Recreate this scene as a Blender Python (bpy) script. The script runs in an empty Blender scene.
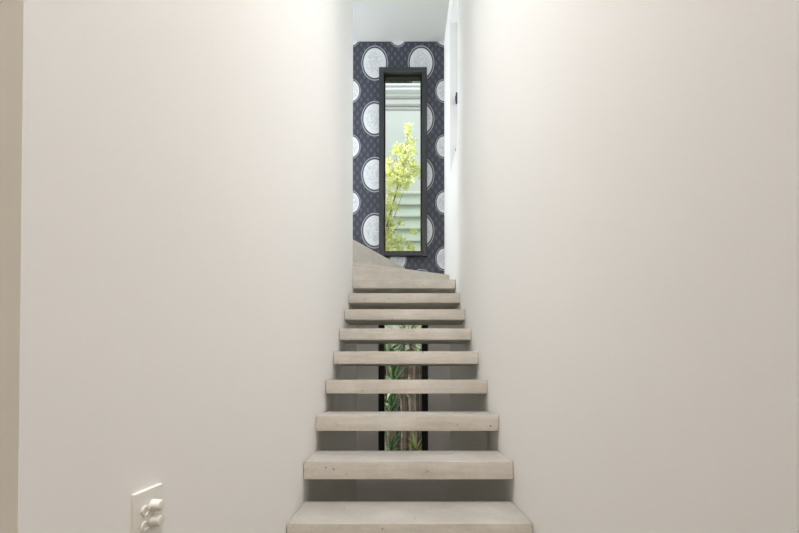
import bpy, bmesh, math, random
from mathutils import Vector, Matrix
R = math.radians
S = bpy.context.scene
COL = S.collection

# ------------------------------------------------------------------ camera
EYE = 1.248
cam = bpy.data.cameras.new('camera'); cam.sensor_width = 36.0; cam.sensor_fit = 'HORIZONTAL'
F = 400.0
cam.lens = 36.0 * F / 799.0
cam.clip_start = 0.02; cam.clip_end = 200
PITCH = 0.68
SH = 117.6 - F * math.tan(R(PITCH))
cam.shift_y = SH / 799.0
cam.shift_x = -0.0006
cam_o = bpy.data.objects.new('camera', cam); COL.objects.link(cam_o)
cam_o.location = (0, 0, EYE); cam_o.rotation_euler = (R(90 + PITCH), 0, 0)
S.camera = cam_o
def H(py, d):
    """height above the eye of a picture row at distance d"""
    return d * math.tan(math.atan((266.5 - py + SH) / F) + R(PITCH))

# ------------------------------------------------------------------ light
w = bpy.data.worlds.new('sky'); S.world = w; w.use_nodes = True
wn = w.node_tree.nodes; bg = wn['Background']
bg.inputs[0].default_value = (0.90, 0.96, 1.0, 1); bg.inputs[1].default_value = 1.3
sun = bpy.data.lights.new('sun', 'SUN'); sun.energy = 8.0; sun.angle = R(3); sun.color = (1, .96, .86)
so = bpy.data.objects.new('sun', sun); COL.objects.link(so)
so.rotation_euler = Vector((0.60, -0.06, -0.8)).to_track_quat('-Z', 'Y').to_euler()

def area(name, loc, target, sx, sy, power, color, shape='RECTANGLE', spread=180):
    l = bpy.data.lights.new(name, 'AREA'); l.shape = shape; l.size = sx
    if shape in ('RECTANGLE', 'ELLIPSE'): l.size_y = sy
    l.energy = power; l.color = color; l.spread = R(spread)
    o = bpy.data.objects.new(name, l); COL.objects.link(o); o.location = loc
    o.rotation_euler = (Vector(target) - Vector(loc)).to_track_quat('-Z', 'Y').to_euler()
    return o
ZTOP = 5.1
WARM = (1.0, .90, .79); NEUT = (1.0, .965, .92); COOL = (.93, .97, 1.0)
area('hall_fill_light', (0.0, .1, 5.1), (0.0, .1, 0), .9, 1.5, 38, (1, .955, .935), 'RECTANGLE', 118)  # added fill from above the hall, no real skylight known there
area('stair_fill_light', (0.04, 1.5, 5.1), (0.04, 1.5, 0), .7, 1.2, 12, (.94, .97, 1), 'RECTANGLE', 110)  # unseen overhead fill, added to brighten the stairwell
area('entry_fill_light', (0.0, -2.75, 5.1), (0.0, .8, 0), .9, .8, 23, (1, .82, .5), 'RECTANGLE', 130)  # warm fill added behind the camera, not a known opening
area('landing_fill_light', (-1.9, 4.08, 4.0), (0.5, 4.08, 3.6), .8, 1.4, 31, (.93, .98, 1))  # cool fill added on the landing, whose end wall has no window
S.cycles.max_bounces = 16; S.cycles.diffuse_bounces = 10
S.view_settings.view_transform = 'Standard'; S.view_settings.look = 'None'
S.view_settings.exposure = 0.24; S.view_settings.gamma = 1.0
S.view_settings.use_curve_mapping = False

# ------------------------------------------------------------------ node helpers
def new_mat(name):
    m = bpy.data.materials.new(name); m.use_nodes = True
    nt = m.node_tree; return m, nt, nt.nodes['Principled BSDF']
class N:
    """tiny expression builder on a node tree"""
    def __init__(s, nt): s.nt = nt
    def put(s, sock, v):
        if isinstance(v, (int, float)): sock.default_value = v
        elif isinstance(v, tuple): sock.default_value = v if len(v) == len(sock.default_value) else (*v, 1)[:len(sock.default_value)]
        else: s.nt.links.new(v, sock)
    def m(s, op, a, b=0.0, c=0.0, clamp=False):
        n = s.nt.nodes.new('ShaderNodeMath'); n.operation = op; n.use_clamp = clamp
        for i, v in enumerate((a, b, c)): s.put(n.inputs[i], v)
        return n.outputs[0]
    def mix(s, f, a, b):
        n = s.nt.nodes.new('ShaderNodeMix'); n.data_type = 'RGBA'
        s.put(n.inputs[0], f); s.put(n.inputs[6], a); s.put(n.inputs[7], b); return n.outputs[2]
    def ss(s, x, e0, e1):
        n = s.nt.nodes.new('ShaderNodeMapRange'); n.interpolation_type = 'SMOOTHSTEP'
        s.put(n.inputs[0], x); n.inputs[1].default_value = e0; n.inputs[2].default_value = e1; return n.outputs[0]
    def noise(s, vec, scale, detail=3, rough=.5):
        n = s.nt.nodes.new('ShaderNodeTexNoise'); s.nt.links.new(vec, n.inputs['Vector'])
        n.inputs['Scale'].default_value = scale; n.inputs['Detail'].default_value = detail
        n.inputs['Roughness'].default_value = rough; return n.outputs[0]
    def pos(s): return s.nt.nodes.new('ShaderNodeNewGeometry').outputs['Position']
    def xyz(s, v):
        n = s.nt.nodes.new('ShaderNodeSeparateXYZ'); s.nt.links.new(v, n.inputs[0]); return n.outputs
    def scale(s, v, sc):
        n = s.nt.nodes.new('ShaderNodeVectorMath'); n.operation = 'MULTIPLY'
        s.nt.links.new(v, n.inputs[0]); n.inputs[1].default_value = sc; return n.outputs[0]
    def bump(s, h, bsdf, strength=.2, dist=.002):
        n = s.nt.nodes.new('ShaderNodeBump'); n.inputs['Strength'].default_value = strength
        n.inputs['Distance'].default_value = dist; s.nt.links.new(h, n.inputs['Height'])
        s.nt.links.new(n.outputs[0], bsdf.inputs['Normal'])
def plain(name, col, rough=.6, metal=0, spec=.5, var=.05, vscale=6):
    m, nt, b = new_mat(name); n = N(nt)
    f = n.noise(n.pos(), vscale)
    c2 = tuple(c * (1 - var) for c in col); c1 = tuple(min(1, c * (1 + var)) for c in col)
    nt.links.new(n.mix(f, c1, c2), b.inputs['Base Color'])
    b.inputs['Roughness'].default_value = rough; b.inputs['Metallic'].default_value = metal
    b.inputs['Specular IOR Level'].default_value = spec
    return m

def paint(name, col):
    m, nt, b = new_mat(name); n = N(nt); p = n.pos()
    f = n.noise(p, 1.3, 2)
    nt.links.new(n.mix(f, col, tuple(c * .975 for c in col)), b.inputs['Base Color'])
    b.inputs['Roughness'].default_value = .75; b.inputs['Specular IOR Level'].default_value = .25
    n.bump(n.noise(p, 220, 2), b, .05, .001)
    return m
M = {}
M['paint'] = paint('wall_paint', (.925, .92, .91))
M['beige'] = paint('beige_paint', (.195, .168, .132))
M['ceil'] = paint('ceiling_paint', (.62, .625, .605))
M['plate'] = plain('white_plastic', (.80, .78, .74), .35, var=.01)
M['frame'] = plain('charcoal_powdercoat', (.034, .038, .043), .45, var=.06)
M['black'] = plain('black_frame_metal', (.006, .006, .007), .5, var=.1)
M['whiteframe'] = plain('white_frame', (.85, .86, .88), .4, var=.01)
M['steel'] = plain('dark_handle_metal', (.05, .06, .12), .4, .3, var=.02)
M['floor'] = None

# concrete with streaks and air holes
m, nt, b = new_mat('cast_concrete'); n = N(nt); p = n.pos()
big = n.noise(p, 4.0, 4, .6); streak = n.noise(n.scale(p, (3, 3, 26)), 2.2, 4, .6); fine = n.noise(p, 90, 3, .6)
v = n.m('ADD', n.m('MULTIPLY', big, .45), n.m('ADD', n.m('MULTIPLY', streak, .35), n.m('MULTIPLY', fine, .2)))
base = n.mix(n.ss(v, .36, .64), (.51, .47, .415), (.66, .625, .57))
blotch = n.noise(n.scale(p, (5, 8, 5)), 1.6, 3)
base = n.mix(n.m('MULTIPLY', n.ss(blotch, .5, .72), .35), base, (.56, .57, .57))
vor = nt.nodes.new('ShaderNodeTexVoronoi'); vor.inputs['Scale'].default_value = 34
nt.links.new(p, vor.inputs['Vector'])
rnd = n.xyz(vor.outputs['Color'])[0]
thr = n.m('MULTIPLY', n.ss(rnd, .86, 1.0), .16)
pore = n.m('LESS_THAN', vor.outputs['Distance'], thr)
holes = [((325.5 , 467.5), 1.78, .0042), ((346.5, 474), 1.78, .003), ((427.5, 471), 1.78, .003), ((490, 426), 2.04, .005),
         ((382, 529), 1.519, .0035), ((457, 425), 2.04, .003), ((362, 391), 2.31, .003)]
ms = pore
P = n.xyz(p)
for (px, py), d, r in holes:
    X = (px - 399.5) / F * d; Z = H(py, d) + EYE
    q = n.m('SQRT', n.m('ADD', n.m('POWER', n.m('ABSOLUTE', n.m('SUBTRACT', P[0], X)), 2), n.m('POWER', n.m('ABSOLUTE', n.m('SUBTRACT', P[2], Z)), 2)))
    k = n.m('MULTIPLY', n.m('LESS_THAN', q, r), n.m('LESS_THAN', n.m('ABSOLUTE', n.m('SUBTRACT', P[1], d)), .03))
    ms = n.m('MAXIMUM', ms, k)
geo = nt.nodes.new('ShaderNodeNewGeometry')   # top faces coloured darker and greyer to offset the strong light on them
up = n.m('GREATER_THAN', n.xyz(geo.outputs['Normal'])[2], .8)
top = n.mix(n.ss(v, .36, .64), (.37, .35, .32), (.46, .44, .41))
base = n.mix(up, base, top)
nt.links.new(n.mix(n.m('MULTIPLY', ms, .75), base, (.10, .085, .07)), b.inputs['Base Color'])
b.inputs['Roughness'].default_value = .62; b.inputs['Specular IOR Level'].default_value = .35
n.bump(n.m('SUBTRACT', n.m('MULTIPLY', fine, .5), ms), b, .35, .002)
M['concrete'] = m

# wallpaper: staggered doily ovals in ring outlines on a small lattice print
m, nt, b = new_mat('oval_wallpaper'); n = N(nt); P = n.xyz(n.pos()); p = n.pos()
def cell(v, c0, s):
    t = n.m('DIVIDE', n.m('SUBTRACT', v, c0), s)
    return n.m('MULTIPLY', n.m('SUBTRACT', t, n.m('ROUND', t)), s)
def ell(x0, z0, sx, sz, a, bb):
    dx = n.m('DIVIDE', cell(P[0], x0, sx), a); dz = n.m('DIVIDE', cell(P[2], z0, sz), bb)
    return n.m('SQRT', n.m('ADD', n.m('MULTIPLY', dx, dx), n.m('MULTIPLY', dz, dz)))
X0, Z0, SX, SZ = -.290, H(63, 4.55) + EYE, .532, (H(63, 4.55) - H(230.6, 4.55)) / 3
e = n.m('MINIMUM', ell(X0, Z0, SX, SZ, .130, .174), ell(X0 + SX / 2, Z0 + SZ / 2, SX, SZ, .089, .119))
s = n.m('MINIMUM', ell(X0, Z0, .078, .106, .016, .026), ell(X0 + .039, Z0 + .053, .078, .106, .016, .026))
ground = n.mix(n.ss(s, 1.25, .7), (.038, .042, .062), (.082, .088, .118))
ring = n.m('MULTIPLY', n.ss(e, 1.09, 1.115), n.ss(e, 1.185, 1.16))
ring2 = n.m('MULTIPLY', n.ss(e, 1.02, 1.035), n.ss(e, 1.065, 1.05))
halo = n.ss(e, 1.2, 1.18)
c = n.mix(halo, ground, (.045, .05, .062))
c = n.mix(n.m('MULTIPLY', ring, .85), c, (.42, .44, .48))
c = n.mix(n.m('MULTIPLY', ring2, .0), c, (.3, .32, .36))
lace = n.noise(p, 46, 4, .7)
mid = n.ss(e, .9, .55)
disc = n.mix(n.m('MULTIPLY', n.ss(lace, .38, .62), n.m('ADD', .25, n.m('MULTIPLY', mid, .5))), (.72, .74, .77), (.46, .49, .53))
c = n.mix(n.ss(e, 1.01, .985), c, disc)
nt.links.new(c, b.inputs['Base Color']); b.inputs['Roughness'].default_value = .55
M['wallpaper'] = m

# clear pane
m, nt, b = new_mat('pane_glass'); nt.nodes.remove(b)
tr = nt.nodes.new('ShaderNodeBsdfTransparent'); tr.inputs[0].default_value = (.95, .98, .97, 1)
gl = nt.nodes.new('ShaderNodeBsdfGlossy'); gl.inputs['Roughness'].default_value = .02
mx = nt.nodes.new('ShaderNodeMixShader'); mx.inputs[0].default_value = .03
nt.links.new(tr.outputs[0], mx.inputs[1]); nt.links.new(gl.outputs[0], mx.inputs[2])
nt.links.new(mx.outputs[0], nt.nodes['Material Output'].inputs[0]); M['glass'] = m

# timber floor
m, nt, b = new_mat('oak_floor'); n = N(nt); p = n.pos()
g = n.noise(n.scale(p, (9, .8, 1)), 6, 4)
br = nt.nodes.new('ShaderNodeTexBrick'); nt.links.new(p, br.inputs['Vector'])
br.inputs['Scale'].default_value = 1; br.inputs['Brick Width'].default_value = 1.4; br.inputs['Row Height'].default_value = .14
br.inputs['Mortar Size'].default_value = .002
br.inputs['Color1'].default_value = (.15, .105, .065, 1); br.inputs['Color2'].default_value = (.19, .13, .08, 1); br.inputs['Mortar'].default_value = (.1, .06, .04, 1)
nt.links.new(n.mix(n.m('MULTIPLY', g, .4), br.outputs[0], (.14, .085, .045)), b.inputs['Base Color'])
b.inputs['Roughness'].default_value = .4; M['floor'] = m

M['render'] = plain('neighbour_render', (.74, .75, .71), .85, var=.03, vscale=2)
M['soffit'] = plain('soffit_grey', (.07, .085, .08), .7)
M['gutter'] = plain('gutter_white', (.88, .9, .9), .4, var=.01)
M['fascia'] = plain('fascia_grey', (.42, .40, .38), .6)
M['ground'] = plain('garden_soil', (.13, .10, .07), .95, var=.4, vscale=9)
M['bark'] = plain('bark', (.22, .16, .11), .9, var=.4, vscale=40)
M['bark_pale'] = plain('bark_pale', (.27, .19, .15), .9, var=.4, vscale=60)
M['louvre'] = plain('louvre_glass', (.70, .76, .69), .3, var=.02)
m, nt, b = new_mat('fence_timber'); n = N(nt); p = n.pos(); P = n.xyz(p)
g = n.noise(n.scale(p, (20, 20, 2)), 2, 4)
nt.links.new(n.mix(g, (.07, .055, .045), (.20, .15, .115)), b.inputs['Base Color']); b.inputs['Roughness'].default_value = .9
M['fence'] = m
def leaf(name, c1, c2, trans, rough=.45, sc=12):
    m, nt, b = new_mat(name); n = N(nt)
    isl = nt.nodes.new('ShaderNodeNewGeometry').outputs['Random Per Island']   # every leaf its own tone
    f = n.m('MULTIPLY', n.m('POWER', isl, 1.7), n.m('ADD', .7, n.m('MULTIPLY', n.noise(n.pos(), sc, 3), .5)), clamp=True); col = n.mix(f, c1, c2)
    nt.links.new(col, b.inputs['Base Color']); b.inputs['Roughness'].default_value = rough
    t = nt.nodes.new('ShaderNodeBsdfTranslucent'); nt.links.new(col, t.inputs[0])
    mx = nt.nodes.new('ShaderNodeMixShader'); mx.inputs[0].default_value = trans
    nt.links.new(b.outputs[0], mx.inputs[1]); nt.links.new(t.outputs[0], mx.inputs[2])
    nt.links.new(mx.outputs[0], nt.nodes['Material Output'].inputs[0]); return m
M['lime'] = leaf('lime_leaves', (.88, .88, .42), (.70, .76, .34), .5)
M['strap'] = leaf('strap_leaves', (.015, .085, .03), (.62, .78, .48), .15, .2, 24)  # pale end of the range paints bright highlights into the leaf colour
M['deep'] = leaf('deep_leaves', (.012, .035, .015), (.03, .08, .03), .1, .4, 20)
M['yellow'] = leaf('yellow_strap_leaves', (.30, .42, .08), (.70, .72, .30), .3, .35, 30)
M['hedge'] = leaf('hedge_leaves', (.50, .62, .28), (.92, .95, .72), .4)

# ------------------------------------------------------------------ mesh helpers
def box(bm, x0, x1, y0, y1, z0, z1, bevel=0, seg=2):
    r = bmesh.ops.create_cube(bm, size=1)
    for v in r['verts']:
        v.co = Vector(((x0 + x1) / 2 + v.co.x * (x1 - x0), (y0 + y1) / 2 + v.co.y * (y1 - y0), (z0 + z1) / 2 + v.co.z * (z1 - z0)))
    if bevel:
        es = list({e for v in r['verts'] for e in v.link_edges})
        bmesh.ops.bevel(bm, geom=es, offset=bevel, segments=seg, affect='EDGES', profile=.6)
def prism(bm, pts, z0, z1, bevel=0):
    lo = [bm.verts.new((x, y, z0)) for x, y in pts]; hi = [bm.verts.new((x, y, z1)) for x, y in pts]
    k = len(pts)
    fs = [bm.faces.new(lo[::-1]), bm.faces.new(hi)]
    for i in range(k): fs.append(bm.faces.new((lo[i], lo[(i + 1) % k], hi[(i + 1) % k], hi[i])))
    if bevel:
        es = list({e for f in fs for e in f.edges})
        bmesh.ops.bevel(bm, geom=es, offset=bevel, segments=2, affect='EDGES')
def lathe_x(bm, cx, cy, cz, prof, seg=40):
    """prof: (x offset, radius); axis along +x"""
    rings = []
    for dx, r in prof:
        rings.append([bm.verts.new((cx + dx, cy + r * math.cos(2 * math.pi * i / seg), cz + r * math.sin(2 * math.pi * i / seg))) for i in range(seg)])
    for a, c in zip(rings, rings[1:]):
        for i in range(seg):
            bm.faces.new((a[i], a[(i + 1) % seg], c[(i + 1) % seg], c[i]))
    bm.faces.new(rings[0][::-1]); bm.faces.new(rings[-1])
def tube(bm, pts, rad, seg=10):
    rings = []
    for i, p in enumerate(pts):
        p = Vector(p); a = Vector(pts[max(0, i - 1)]); c = Vector(pts[min(len(pts) - 1, i + 1)])
        t = (c - a).normalized(); u = t.orthogonal().normalized(); v = t.cross(u)
        r = rad[i] if isinstance(rad, (list, tuple)) else rad
        rings.append([bm.verts.new(p + (u * math.cos(2 * math.pi * k / seg) + v * math.sin(2 * math.pi * k / seg)) * r) for k in range(seg)])
    for a, c in zip(rings, rings[1:]):
        for k in range(seg): bm.faces.new((a[k], a[(k + 1) % seg], c[(k + 1) % seg], c[k]))
    bm.faces.new(rings[0][::-1]); bm.faces.new(rings[-1])
def obj(name, bm, mat, parent=None, smooth=False, recalc=True):
    if recalc: bmesh.ops.recalc_face_normals(bm, faces=bm.faces)
    me = bpy.data.meshes.new(name); bm.to_mesh(me); bm.free()
    me.materials.append(mat)
    if smooth:
        me.polygons.foreach_set('use_smooth', [True] * len(me.polygons))
        if hasattr(me, 'set_sharp_from_angle'): me.set_sharp_from_angle(angle=R(35))
    o = bpy.data.objects.new(name, me); COL.objects.link(o)
    if parent:
        o.parent = parent; o.matrix_parent_inverse = Matrix.Translation(-parent.location)
    return o
def thing(name, label, cat, loc, group=None):
    o = bpy.data.objects.new(name, None); COL.objects.link(o); o.location = loc; o.empty_display_size = .05
    tag(o, label, cat, group); return o
def tag(o, label, cat, group=None):
    o['label'] = label; o['category'] = cat
    if group: o['group'] = group
def struct(name, bm, mat, parent=None, label=None):
    o = obj(name, bm, mat, parent)
    if not parent: o['kind'] = 'structure'
    if label: o['label'] = label
    return o
NB = bmesh.new

# ------------------------------------------------------------------ plan constants
XL, XR = -.432, .507          # stair walls
YN, YP, YB = .454, 3.64, 4.55 # near wall end, inner corner of the turn, papered wall
YW = 4.00                     # wall below the turn
ZC = EYE + H(41.5, 4.55)               # high ceiling
ROOM = 2.70

# walls
bm = NB(); box(bm, XL - .12, XL, YN, YP, 0, ZC); box(bm, XL - .12, XL, YP, YW + .12, 0, 2.18)
struct('wall_left', bm, M['paint'])
bm = NB(); box(bm, -3.2, XL - .12, YN, YN + .12, 0, ZC); 
struct('wall_near_left', bm, M['beige'])
WY0, WY1, WZ0, WZ1 = 3.50, 4.04, EYE + H(175, 4.04), EYE + H(23, 4.04)
bm = NB()
box(bm, XR, XR + .24, -3.5, WY0, 0, ZC); box(bm, XR, XR + .24, WY1, YB + .16, 0, ZC)
box(bm, XR, XR + .24, WY0, WY1, 0, WZ0); box(bm, XR, XR + .24, WY0, WY1, WZ1, ZC)
struct('wall_right', bm, M['paint'])
# lower back wall with its window hole
LX0, LX1, LZ0, LZ1 = -.215, .280, .42, 2.12
bm = NB()
box(bm, XL, LX0, YW, YW + .12, 0, 2.18); box(bm, LX1, XR, YW, YW + .12, 0, 2.18)
box(bm, LX0, LX1, YW, YW + .12, 0, LZ0); box(bm, LX0, LX1, YW, YW + .12, LZ1, 2.18)
struct('wall_back_lower', bm, M['paint'])
# papered wall with window hole
UX0, UX1, UZ0, UZ1 = -.222, .292, EYE + 1.49, EYE + H(69, 4.5)
bm = NB(); T = .16
box(bm, -2.2, UX0, YB, YB + T, 2.18, ZC); box(bm, UX1, XR, YB, YB + T, 2.18, ZC)
box(bm, UX0, UX1, YB, YB + T, 2.18, UZ0); box(bm, UX0, UX1, YB, YB + T, UZ1, ZC)
struct('wall_back', bm, M['wallpaper'])
# landing corridor shell to the left
bm = NB(); box(bm, -2.2, -2.08, YP - .12, YB, 2.18, ZC); box(bm, -2.08, XL - .12, YP - .12, YP, 2.18, ZC)
struct('wall_landing', bm, M['paint'])
bm = NB(); box(bm, XL - .12, XR, YW + .12, YB + T, 2.10, 2.18); box(bm, -2.2, XL - .12, YP - .12, YB + T, 2.10, 2.18)
struct('floor_landing', bm, M['paint'])
bm = NB(); box(bm, -3.2, XR, -3.5, YW, -.1, 0); struct('floor', bm, M['floor'])
bm = NB(); box(bm, -3.2, XR + .24, -3.62, YB + T, ZC, ZC + .12); struct('ceiling', bm, M['ceil'])
bm = NB(); box(bm, -3.32, -3.2, -3.5, YN + .12, 0, ZC); box(bm, -3.32, XR + .24, -3.62, -3.5, 0, ZC)
struct('wall_room', bm, M['paint'])

# ------------------------------------------------------------------ treads
G, RISE, TH, DEP = .2616, .1845, .080, .290
Y1, Z1 = 1.519, EYE - .528
place = ['lowest in view, cut by the bottom of the photo',
 'second from the bottom, air hole near left end',
 'third from the bottom, air hole near right end',
 'fourth from the bottom, spiky leaves above and below it',
 'fifth from the bottom, just above the spiky leaves behind',
 'sixth from the bottom, right above the shallow strip of green window',
 'seventh from the bottom, with only a sliver of green under it',
 'eighth from the bottom, dark underside and no window behind',
 'highest floating one, directly below the solid winder steps']
place += ['first one below the photo, nearest under the lowest one seen', 'second step up from the floor, below the photo', 'first step up from the floor, below the photo']
for i in (0, 1, 2, 3, 4, 5, 6, 7, 8, -1, -2, -3):
    y = Y1 + i * G; z = Z1 + i * RISE
    root_bm = NB()
    box(root_bm, XL + .004, XR - .004, y, y + DEP, z - TH, z, .0035)
    # tenons that carry the slab in the walls
    box(root_bm, XL - .03, XL + .02, y + .05, y + DEP - .06, z - TH + .02, z - .02)
    box(root_bm, XR - .02, XR + .03, y + .05, y + DEP - .06, z - TH + .02, z - .02)
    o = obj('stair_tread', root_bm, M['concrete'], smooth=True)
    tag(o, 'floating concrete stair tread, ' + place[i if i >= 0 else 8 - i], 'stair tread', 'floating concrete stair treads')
z9 = Z1 + 8 * RISE
zt10 = EYE + H(274.8, 4.09); zt11 = EYE + H(239, YP + .002)
bm = NB(); prism(bm, [(XL, YP + .01), (XR, 4.09), (XR, YB), (XL, YB)], z9, zt10, .003)
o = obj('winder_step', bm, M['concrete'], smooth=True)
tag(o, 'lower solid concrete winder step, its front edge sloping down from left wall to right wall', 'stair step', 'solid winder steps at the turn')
bm = NB(); prism(bm, [(XL - .03, YP + .002), (XL, YP + .002), (.057, YB), (XL - .03, YB)], zt10, zt11, .003)
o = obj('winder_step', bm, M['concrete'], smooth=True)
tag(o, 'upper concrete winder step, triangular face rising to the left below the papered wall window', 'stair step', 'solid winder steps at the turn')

# ------------------------------------------------------------------ windows
def frame_mesh(x0, x1, z0, z1, y0, y1, t, bev=.002):
    bm = NB()
    box(bm, x0, x0 + t, y0, y1, z0, z1, bev); box(bm, x1 - t, x1, y0, y1, z0, z1, bev)
    box(bm, x0 + t, x1 - t, y0, y1, z1 - t, z1, bev); box(bm, x0 + t, x1 - t, y0, y1, z0, z0 + t, bev)
    return bm
# upper: charcoal box frame standing proud of the paper
fr = struct('window_1', frame_mesh(-.2385, .307, EYE + H(255.5, 4.5), EYE + H(67, 4.5), 4.50, 4.60, .052), M['frame'], label='tall charcoal framed window in the papered wall')
sash = obj('window_sash', frame_mesh(-.190, .2585, EYE + H(255.5, 4.5) + .05, EYE + H(67, 4.5) - .05, 4.555, 4.62, .022), M['black'], fr)
bm = NB(); box(bm, -.17, .238, 4.585, 4.591, EYE + 1.53, EYE + H(67, 4.5) - .06); obj('pane', bm, M['glass'], fr)
# lower: black frame
fr = struct('window_2', frame_mesh(LX0, LX1, LZ0, LZ1, YW - .006, YW + .10, .060), M['black'], label='black framed narrow window seen between the treads')
bm = NB(); box(bm, LX0 + .05, LX1 - .05, YW + .05, YW + .056, LZ0 + .05, LZ1 - .05); obj('pane', bm, M['glass'], fr)
bm = NB()
box(bm, LX0 - .014, LX0, YW - .004, YW, LZ0, LZ1, .001); box(bm, LX1, LX1 + .014, YW - .004, YW, LZ0, LZ1, .001)
obj('edge_bead', bm, M['whiteframe'], fr)
# side window high in the right wall
bm = NB(); x0, x1 = .585, .63
box(bm, x0, x1, WY0, WY0 + .045, WZ0, WZ1, .002); box(bm, x0, x1, WY1 - .03, WY1, WZ0, WZ1, .002)
box(bm, x0, x1, WY0, WY1, WZ0, WZ0 + .045, .002); box(bm, x0, x1, WY0, WY1, WZ1 - .045, WZ1, .002)
fr = struct('window_3', bm, M['whiteframe'], label='white side window high in the right wall')
bm = NB(); box(bm, .605, .611, WY0 + .03, WY1 - .02, WZ0 + .03, WZ1 - .03); obj('pane', bm, M['glass'], fr)
bm = NB(); box(bm, .562, .588, 3.985, 4.012, EYE + 2.83, EYE + 2.935, .004); box(bm, .556, .566, 3.99, 4.008, EYE + 2.86, EYE + 2.90, .003)
obj('window_handle', bm, M['steel'], fr)
bm = NB(); box(bm, .558, .588, 3.99, 4.012, EYE + 2.335, EYE + 2.37, .003); obj('window_stay', bm, M['steel'], fr)

# ------------------------------------------------------------------ light switch on the left wall
root = thing('light_switch', 'white light switch plate with round knobs on the left wall, beside the lowest treads', 'light switch', (XL, .68, EYE - .236))
bm = NB(); box(bm, XL - .001, XL + .006, .6455, .7215, EYE - .294, EYE - .178, .002, 3)
obj('switch_plate', bm, M['plate'], root, True)
for dz in (-.2090, -.2345):
    bm = NB(); lathe_x(bm, XL + .0055, .6915, EYE + dz, [(0, .0112), (.0012, .0114), (.002, .0100), (.0145, .0096), (.0158, .0090), (.0162, .0076)], 40)
    obj('dimmer_knob', bm, M['plate'], root, True)
for dz in (-.2115, -.2365):
    bm = NB(); lathe_x(bm, XL + .0055, .669, EYE + dz, [(0, .0088), (.0030, .0086), (.0037, .0078), (.0037, .0056), (.0024, .0052), (.0024, .0010)], 32)
    obj('push_button', bm, M['plate'], root, True)

# ------------------------------------------------------------------ outside
bm = NB(); box(bm, -9, 9, YW + .12, 14, -.2, 0.0); struct('ground', bm, M['ground'])
# own eave
bm = NB(); box(bm, -3, 3, YB + T, 5.10, EYE + H(83.3, 5.10), EYE + H(83.3, 5.10) + .1); struct('ceiling_eave', bm, M['soffit'])
def zz(py, d): return H(py, d) + EYE
# neighbour house
YH = 6.6
root = thing('neighbour_house', 'pale rendered house beyond the upper window with a white gutter', 'house', (0, YH, 0))
bm = NB(); wx0, wx1, wz0, wz1 = -.13, .62, zz(252, YH), zz(191, YH)
box(bm, -6, wx0, YH, YH + 3, 0, 6.6); box(bm, wx1, 6, YH, YH + 3, 0, 6.6)
box(bm, wx0, wx1, YH, YH + 3, 0, wz0); box(bm, wx0, wx1, YH, YH + 3, wz1, 6.6)
box(bm, wx0, wx1, YH + .2, YH + 3, wz0, wz1)
obj('rendered_wall', bm, M['render'], root)
bm = NB(); box(bm, -6, 6, YH - .10, YH, zz(89.5, YH - .1), zz(87.3, YH - .1), .01); box(bm, -6, 6, YH - .12, YH, zz(86, YH - .1), zz(75, YH - .1), .01)
obj('gutter', bm, M['gutter'], root)
bm = NB(); box(bm, -6, 6, YH - .03, YH, zz(99.3, YH), zz(97.5, YH), .003); box(bm, -6, 6, YH - .03, YH, zz(107, YH), zz(105, YH), .003); box(bm, -6, 6, YH - .015, YH, zz(110.5, YH), zz(109.3, YH), .003)
obj('fascia_moulding', bm, M['fascia'], root)
win = frame_mesh(wx0, wx1, wz0, wz1, YH, YH + .06, .03)
wo = obj('louvre_window', win, M['gutter'], root)
bm = NB(); k = 5
for i in range(k):
    z = wz0 + (wz1 - wz0) * i / k; hh = (wz1 - wz0) / k
    vs = [bm.verts.new(c) for c in ((wx0 + .03, YH + .10, z + hh + .02), (wx1 - .03, YH + .10, z + hh + .02), (wx1 - .03, YH + .03, z), (wx0 + .03, YH + .03, z))]
    bm.faces.new(vs)
    box(bm, wx0 + .03, wx1 - .03, YH + .02, YH + .035, z - .008, z + .012)
obj('louvre_blades', bm, M['louvre'], wo)
# fence
root = thing('paling_fence', 'brown timber paling fence behind the garden plants', 'fence', (0, 6.1, 0))
bm = NB(); rng = random.Random(3)
x = -3.0
while x < 3.0:
    box(bm, x, x + .096, 6.10 + rng.uniform(-.003, .003), 6.118, 0, 1.78 + rng.uniform(-.01, .01)); x += .1
obj('palings', bm, M['fence'], root)
bm = NB(); box(bm, -3, 3, 6.12, 6.16, .35, .43); box(bm, -3, 3, 6.12, 6.16, 1.4, 1.48); obj('rail', bm, M['fence'], root)

def leaf_quad(bm, c, ax, L, W, rng):
    ax = ax.normalized(); side = ax.cross(Vector((rng.uniform(-1, 1), rng.uniform(-1, 1), rng.uniform(-1, 1)))).normalized()
    if side.length < .1: side = ax.orthogonal().normalized()
    nrm = ax.cross(side)
    p0 = c; p1 = c + ax * L * .45 + side * W + nrm * W * .3; p2 = c + ax * L; p3 = c + ax * L * .45 - side * W + nrm * W * .3; pm = c + ax * L * .5
    v = [bm.verts.new(q) for q in (p0, p1, p2, p3, pm)]
    for t in ((0, 1, 4), (1, 2, 4), (2, 3, 4), (3, 0, 4)): bm.faces.new([v[i] for i in t])
def W3(px, py, d): return Vector(((px - 399.5) / F * d, d, zz(py, d)))
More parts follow.
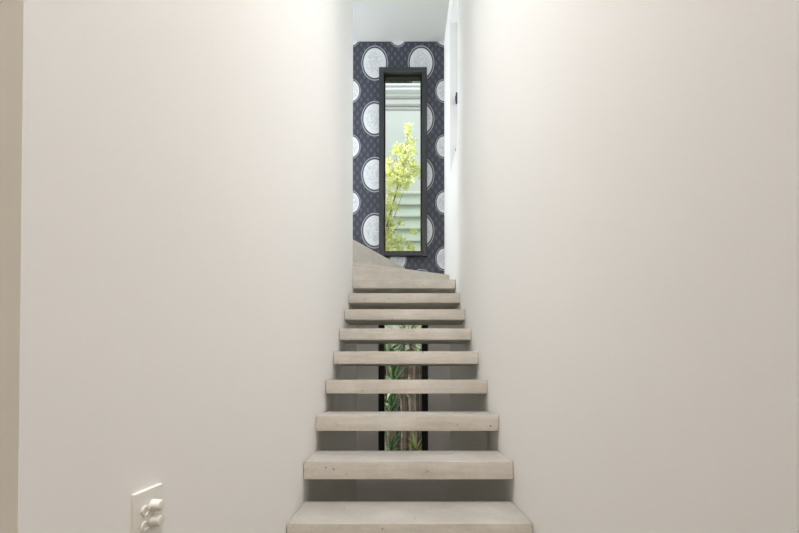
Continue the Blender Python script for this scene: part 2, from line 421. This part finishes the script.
# lime tree in front of the neighbour's wall
rng = random.Random(11)
TD = 5.75
root = thing('garden_tree', 'lime green leafy tree in front of the pale house, seen through the upper window', 'tree', (-.25, TD, 0))
cl = [(408, 127, 2.2), (408, 134, 3), (411, 143, 4), (399, 149, 4), (406, 153, 5), (412, 153, 4), (395, 152, 3), (404, 163, 6), (412, 167, 5), (416, 172, 5), (397, 172, 6),
      (406, 176, 6), (387, 163, 3), (388, 172, 4), (391, 182, 5), (399, 182, 6), (388, 195, 4), (389, 207, 5), (387, 219, 5), (392, 225, 3), (388, 234, 5), (394, 241, 4),
      (402, 240, 2.4), (409, 246, 2.4), (388, 247, 5), (398, 249, 3), (412, 251, 2.5), (404, 256, 6), (400, 222, 2), (413, 232, 2), (393, 208, 3), (396, 195, 2.5), (405, 186, 3),
      (380, 176, 8), (374, 190, 9), (378, 206, 9), (372, 222, 10), (378, 238, 10), (366, 205, 9), (362, 235, 10), (384, 262, 10), (398, 270, 10), (412, 268, 8), (368, 258, 11), (420, 275, 9), (360, 180, 7)]
trunk = [Vector((-.30, TD, 0)), Vector((-.34, TD, .9)), Vector((-.37, TD, 1.8)), Vector((-.36, TD, 2.6)), Vector((-.25, TD, 3.3)), W3(400, 176, TD), W3(407, 145, TD), W3(408, 128, TD)]
bm = NB(); tube(bm, trunk, [.05, .045, .04, .03, .014, .008, .005, .003])
for px, py, r in cl[::2]:
    a = W3(px, py, TD); zsel = min(trunk[2:6], key=lambda q: abs(q.z - (a.z - .35)))
    tube(bm, [zsel, (zsel + a) / 2 + Vector((0, 0, -.05)), a], [.008, .005, .002], 6)
obj('trunk', bm, M['bark'], root, True)
bm = NB()
for px, py, r in cl:
    c = W3(px, py, TD); rr = r / F * TD
    for _ in range(int(16 + r * r * 2.2)):
        d = Vector((rng.gauss(0, 1), rng.gauss(0, 1.6), rng.gauss(0, 1))) * rr * .55
        ax = Vector((rng.uniform(-1, 1), rng.uniform(-1, 1), rng.uniform(-.6, .9)))
        leaf_quad(bm, c + d, ax, rng.uniform(.05, .085), rng.uniform(.010, .018), rng)
obj('foliage', bm, M['lime'], root, recalc=False)

# strap-leaved plants behind the lower window
def strap_plant(x, y, heads, mat, label, seed, L=.34, nleaf=34, bark='bark_pale', trad=.022):
    rng = random.Random(seed)
    root = thing('dracaena', label, 'plant', (x, y, 0), 'strappy leaved plants behind the lower window')
    bm = NB()
    for hx, hy, hz in heads:
        tube(bm, [(x, y, 0), (x + (hx - x) * .3, y + (hy - y) * .3, hz * .5), (hx, hy, hz)], [trad * 1.15, trad, trad * .8], 10)
    obj('trunk', bm, M[bark], root, True)
    bm = NB()
    for hx, hy, hz in heads:
        for k in range(nleaf):
            az = rng.uniform(0, 2 * math.pi); el = R(rng.uniform(-25, 80)); ln = L * rng.uniform(.7, 1.15); wd = rng.uniform(.013, .021)
            d = Vector((math.cos(az) * math.cos(el), math.sin(az) * math.cos(el), math.sin(el)))
            side = d.cross(Vector((0, 0, 1))).normalized(); pts = []
            p = Vector((hx, hy, hz)) + Vector((0, 0, rng.uniform(-.07, .04)))
            for s in range(6):
                t = s / 5; wdt = wd * (.55 + 1.2 * t if t < .4 else 1.03 * (1 - (t - .4) / .6) ** .7 + .02)
                up = side.cross(d)
                pts.append((p + side * wdt + up * wdt * .35, p.copy(), p - side * wdt + up * wdt * .35))
                p = p + d * ln / 5; d = (d + Vector((0, 0, -.16))).normalized()
            rows = [[bm.verts.new(q) for q in row] for row in pts]
            for a, c in zip(rows, rows[1:]):
                bm.faces.new((a[0], a[1], c[1], c[0])); bm.faces.new((a[1], a[2], c[2], c[1]))
    obj('leaves', bm, M[mat], root, True, recalc=False)
hd = lambda px, py, d: tuple(W3(px, py, d))
strap_plant(-.10, 5.15, [hd(393, 384, 5.0), hd(386, 352, 5.15), hd(404, 342, 5.2)], 'strap', 'tallest dark green strappy plant, its crowns in the upper gaps between treads', 1, .40, 44)
strap_plant(-.14, 5.0, [hd(390, 414, 4.90), hd(380, 400, 5.0)], 'strap', 'dark green strappy plant with its crown at mid height, left side of the lower window', 2, .36, 46)
strap_plant(-.04, 4.84, [hd(390, 452, 4.80), hd(402, 470, 4.8)], 'strap', 'lowest dark green strappy plant, bottom left of the lower window', 3, .32, 44)
strap_plant(.22, 4.90, [hd(415, 452, 4.86)], 'yellow', 'yellow green strappy plant low at the right side of the lower window', 4, .24, 30)
rng = random.Random(21)
root = thing('dark_shrub', 'very dark green leafy shrub against the fence, behind the strappy plants', 'shrub', (-.45, 5.55, 0))
bm = NB()
for k in range(3600):
    c = Vector((-.45 + rng.gauss(0, .26), 5.6 + rng.gauss(0, .12), rng.uniform(.1, 1.72)))
    if c.x > -.02 or c.y > 5.95 or c.y < 5.3: continue
    leaf_quad(bm, c, Vector((rng.uniform(-1, 1), rng.uniform(-1, 1), rng.uniform(-.8, 1))), rng.uniform(.06, .11), rng.uniform(.014, .024), rng)
obj('foliage', bm, M['deep'], root, recalc=False)
bm = NB(); tube(bm, [(-.45, 5.55, 0), (-.43, 5.56, .6), (-.46, 5.57, 1.4)], [.03, .022, .01], 8); obj('stem', bm, M['bark'], root, True)
# pale bare stems
for x, y, r, lab in ((.035, 5.22, .03, 'pale brown bare trunk nearer the middle of the lower window'), (.165, 5.35, .05, 'thicker pale brown trunk by the right side of the lower window')):
    bm = NB(); tube(bm, [(x, y, 0), (x + .012, y, .6), (x - .01, y, 1.3), (x + .01, y, 2.0), (x + .05, y, 2.6)], [r * 1.2, r, r * .95, r * .9, r * .7], 12)
    root = thing('palm_trunk', lab, 'tree', (x, y, 0), 'palm trunks behind the lower window')
    obj('trunk', bm, M['bark_pale'], root, True)
    bm = NB(); rng = random.Random(int(x * 1000))
    for k in range(26):
        az = rng.uniform(0, 6.28); el = rng.uniform(-.3, 1.2)
        leaf_quad(bm, Vector((x + .05, y, 2.6)), Vector((math.cos(az) * math.cos(el), math.sin(az) * math.cos(el), math.sin(el))), .36, .02, rng)
    obj('crown', bm, M['strap'], root, recalc=False)
# pale hedge above the fence
bm = NB(); rng = random.Random(9)
for k in range(1700):
    c = Vector((rng.uniform(-1.5, 1.6), rng.uniform(5.72, 5.98), rng.uniform(1.55, 2.35)))
    leaf_quad(bm, c, Vector((rng.uniform(-1, 1), rng.uniform(-1, 1), rng.uniform(-.5, 1))), rng.uniform(.05, .09), rng.uniform(.012, .02), rng)
root = thing('climbing_hedge', 'pale green hedge along the top of the timber fence', 'hedge', (0, 5.9, 0))
obj('foliage', bm, M['hedge'], root, recalc=False)
for x in (-1.2, -.5, .42, 1.1):
    bm = NB(); tube(bm, [(x, 5.92, 0), (x + .03, 5.92, 1.0), (x, 5.92, 1.7)], [.02, .016, .01], 8)
    obj('stem', bm, M['bark'], root, True)
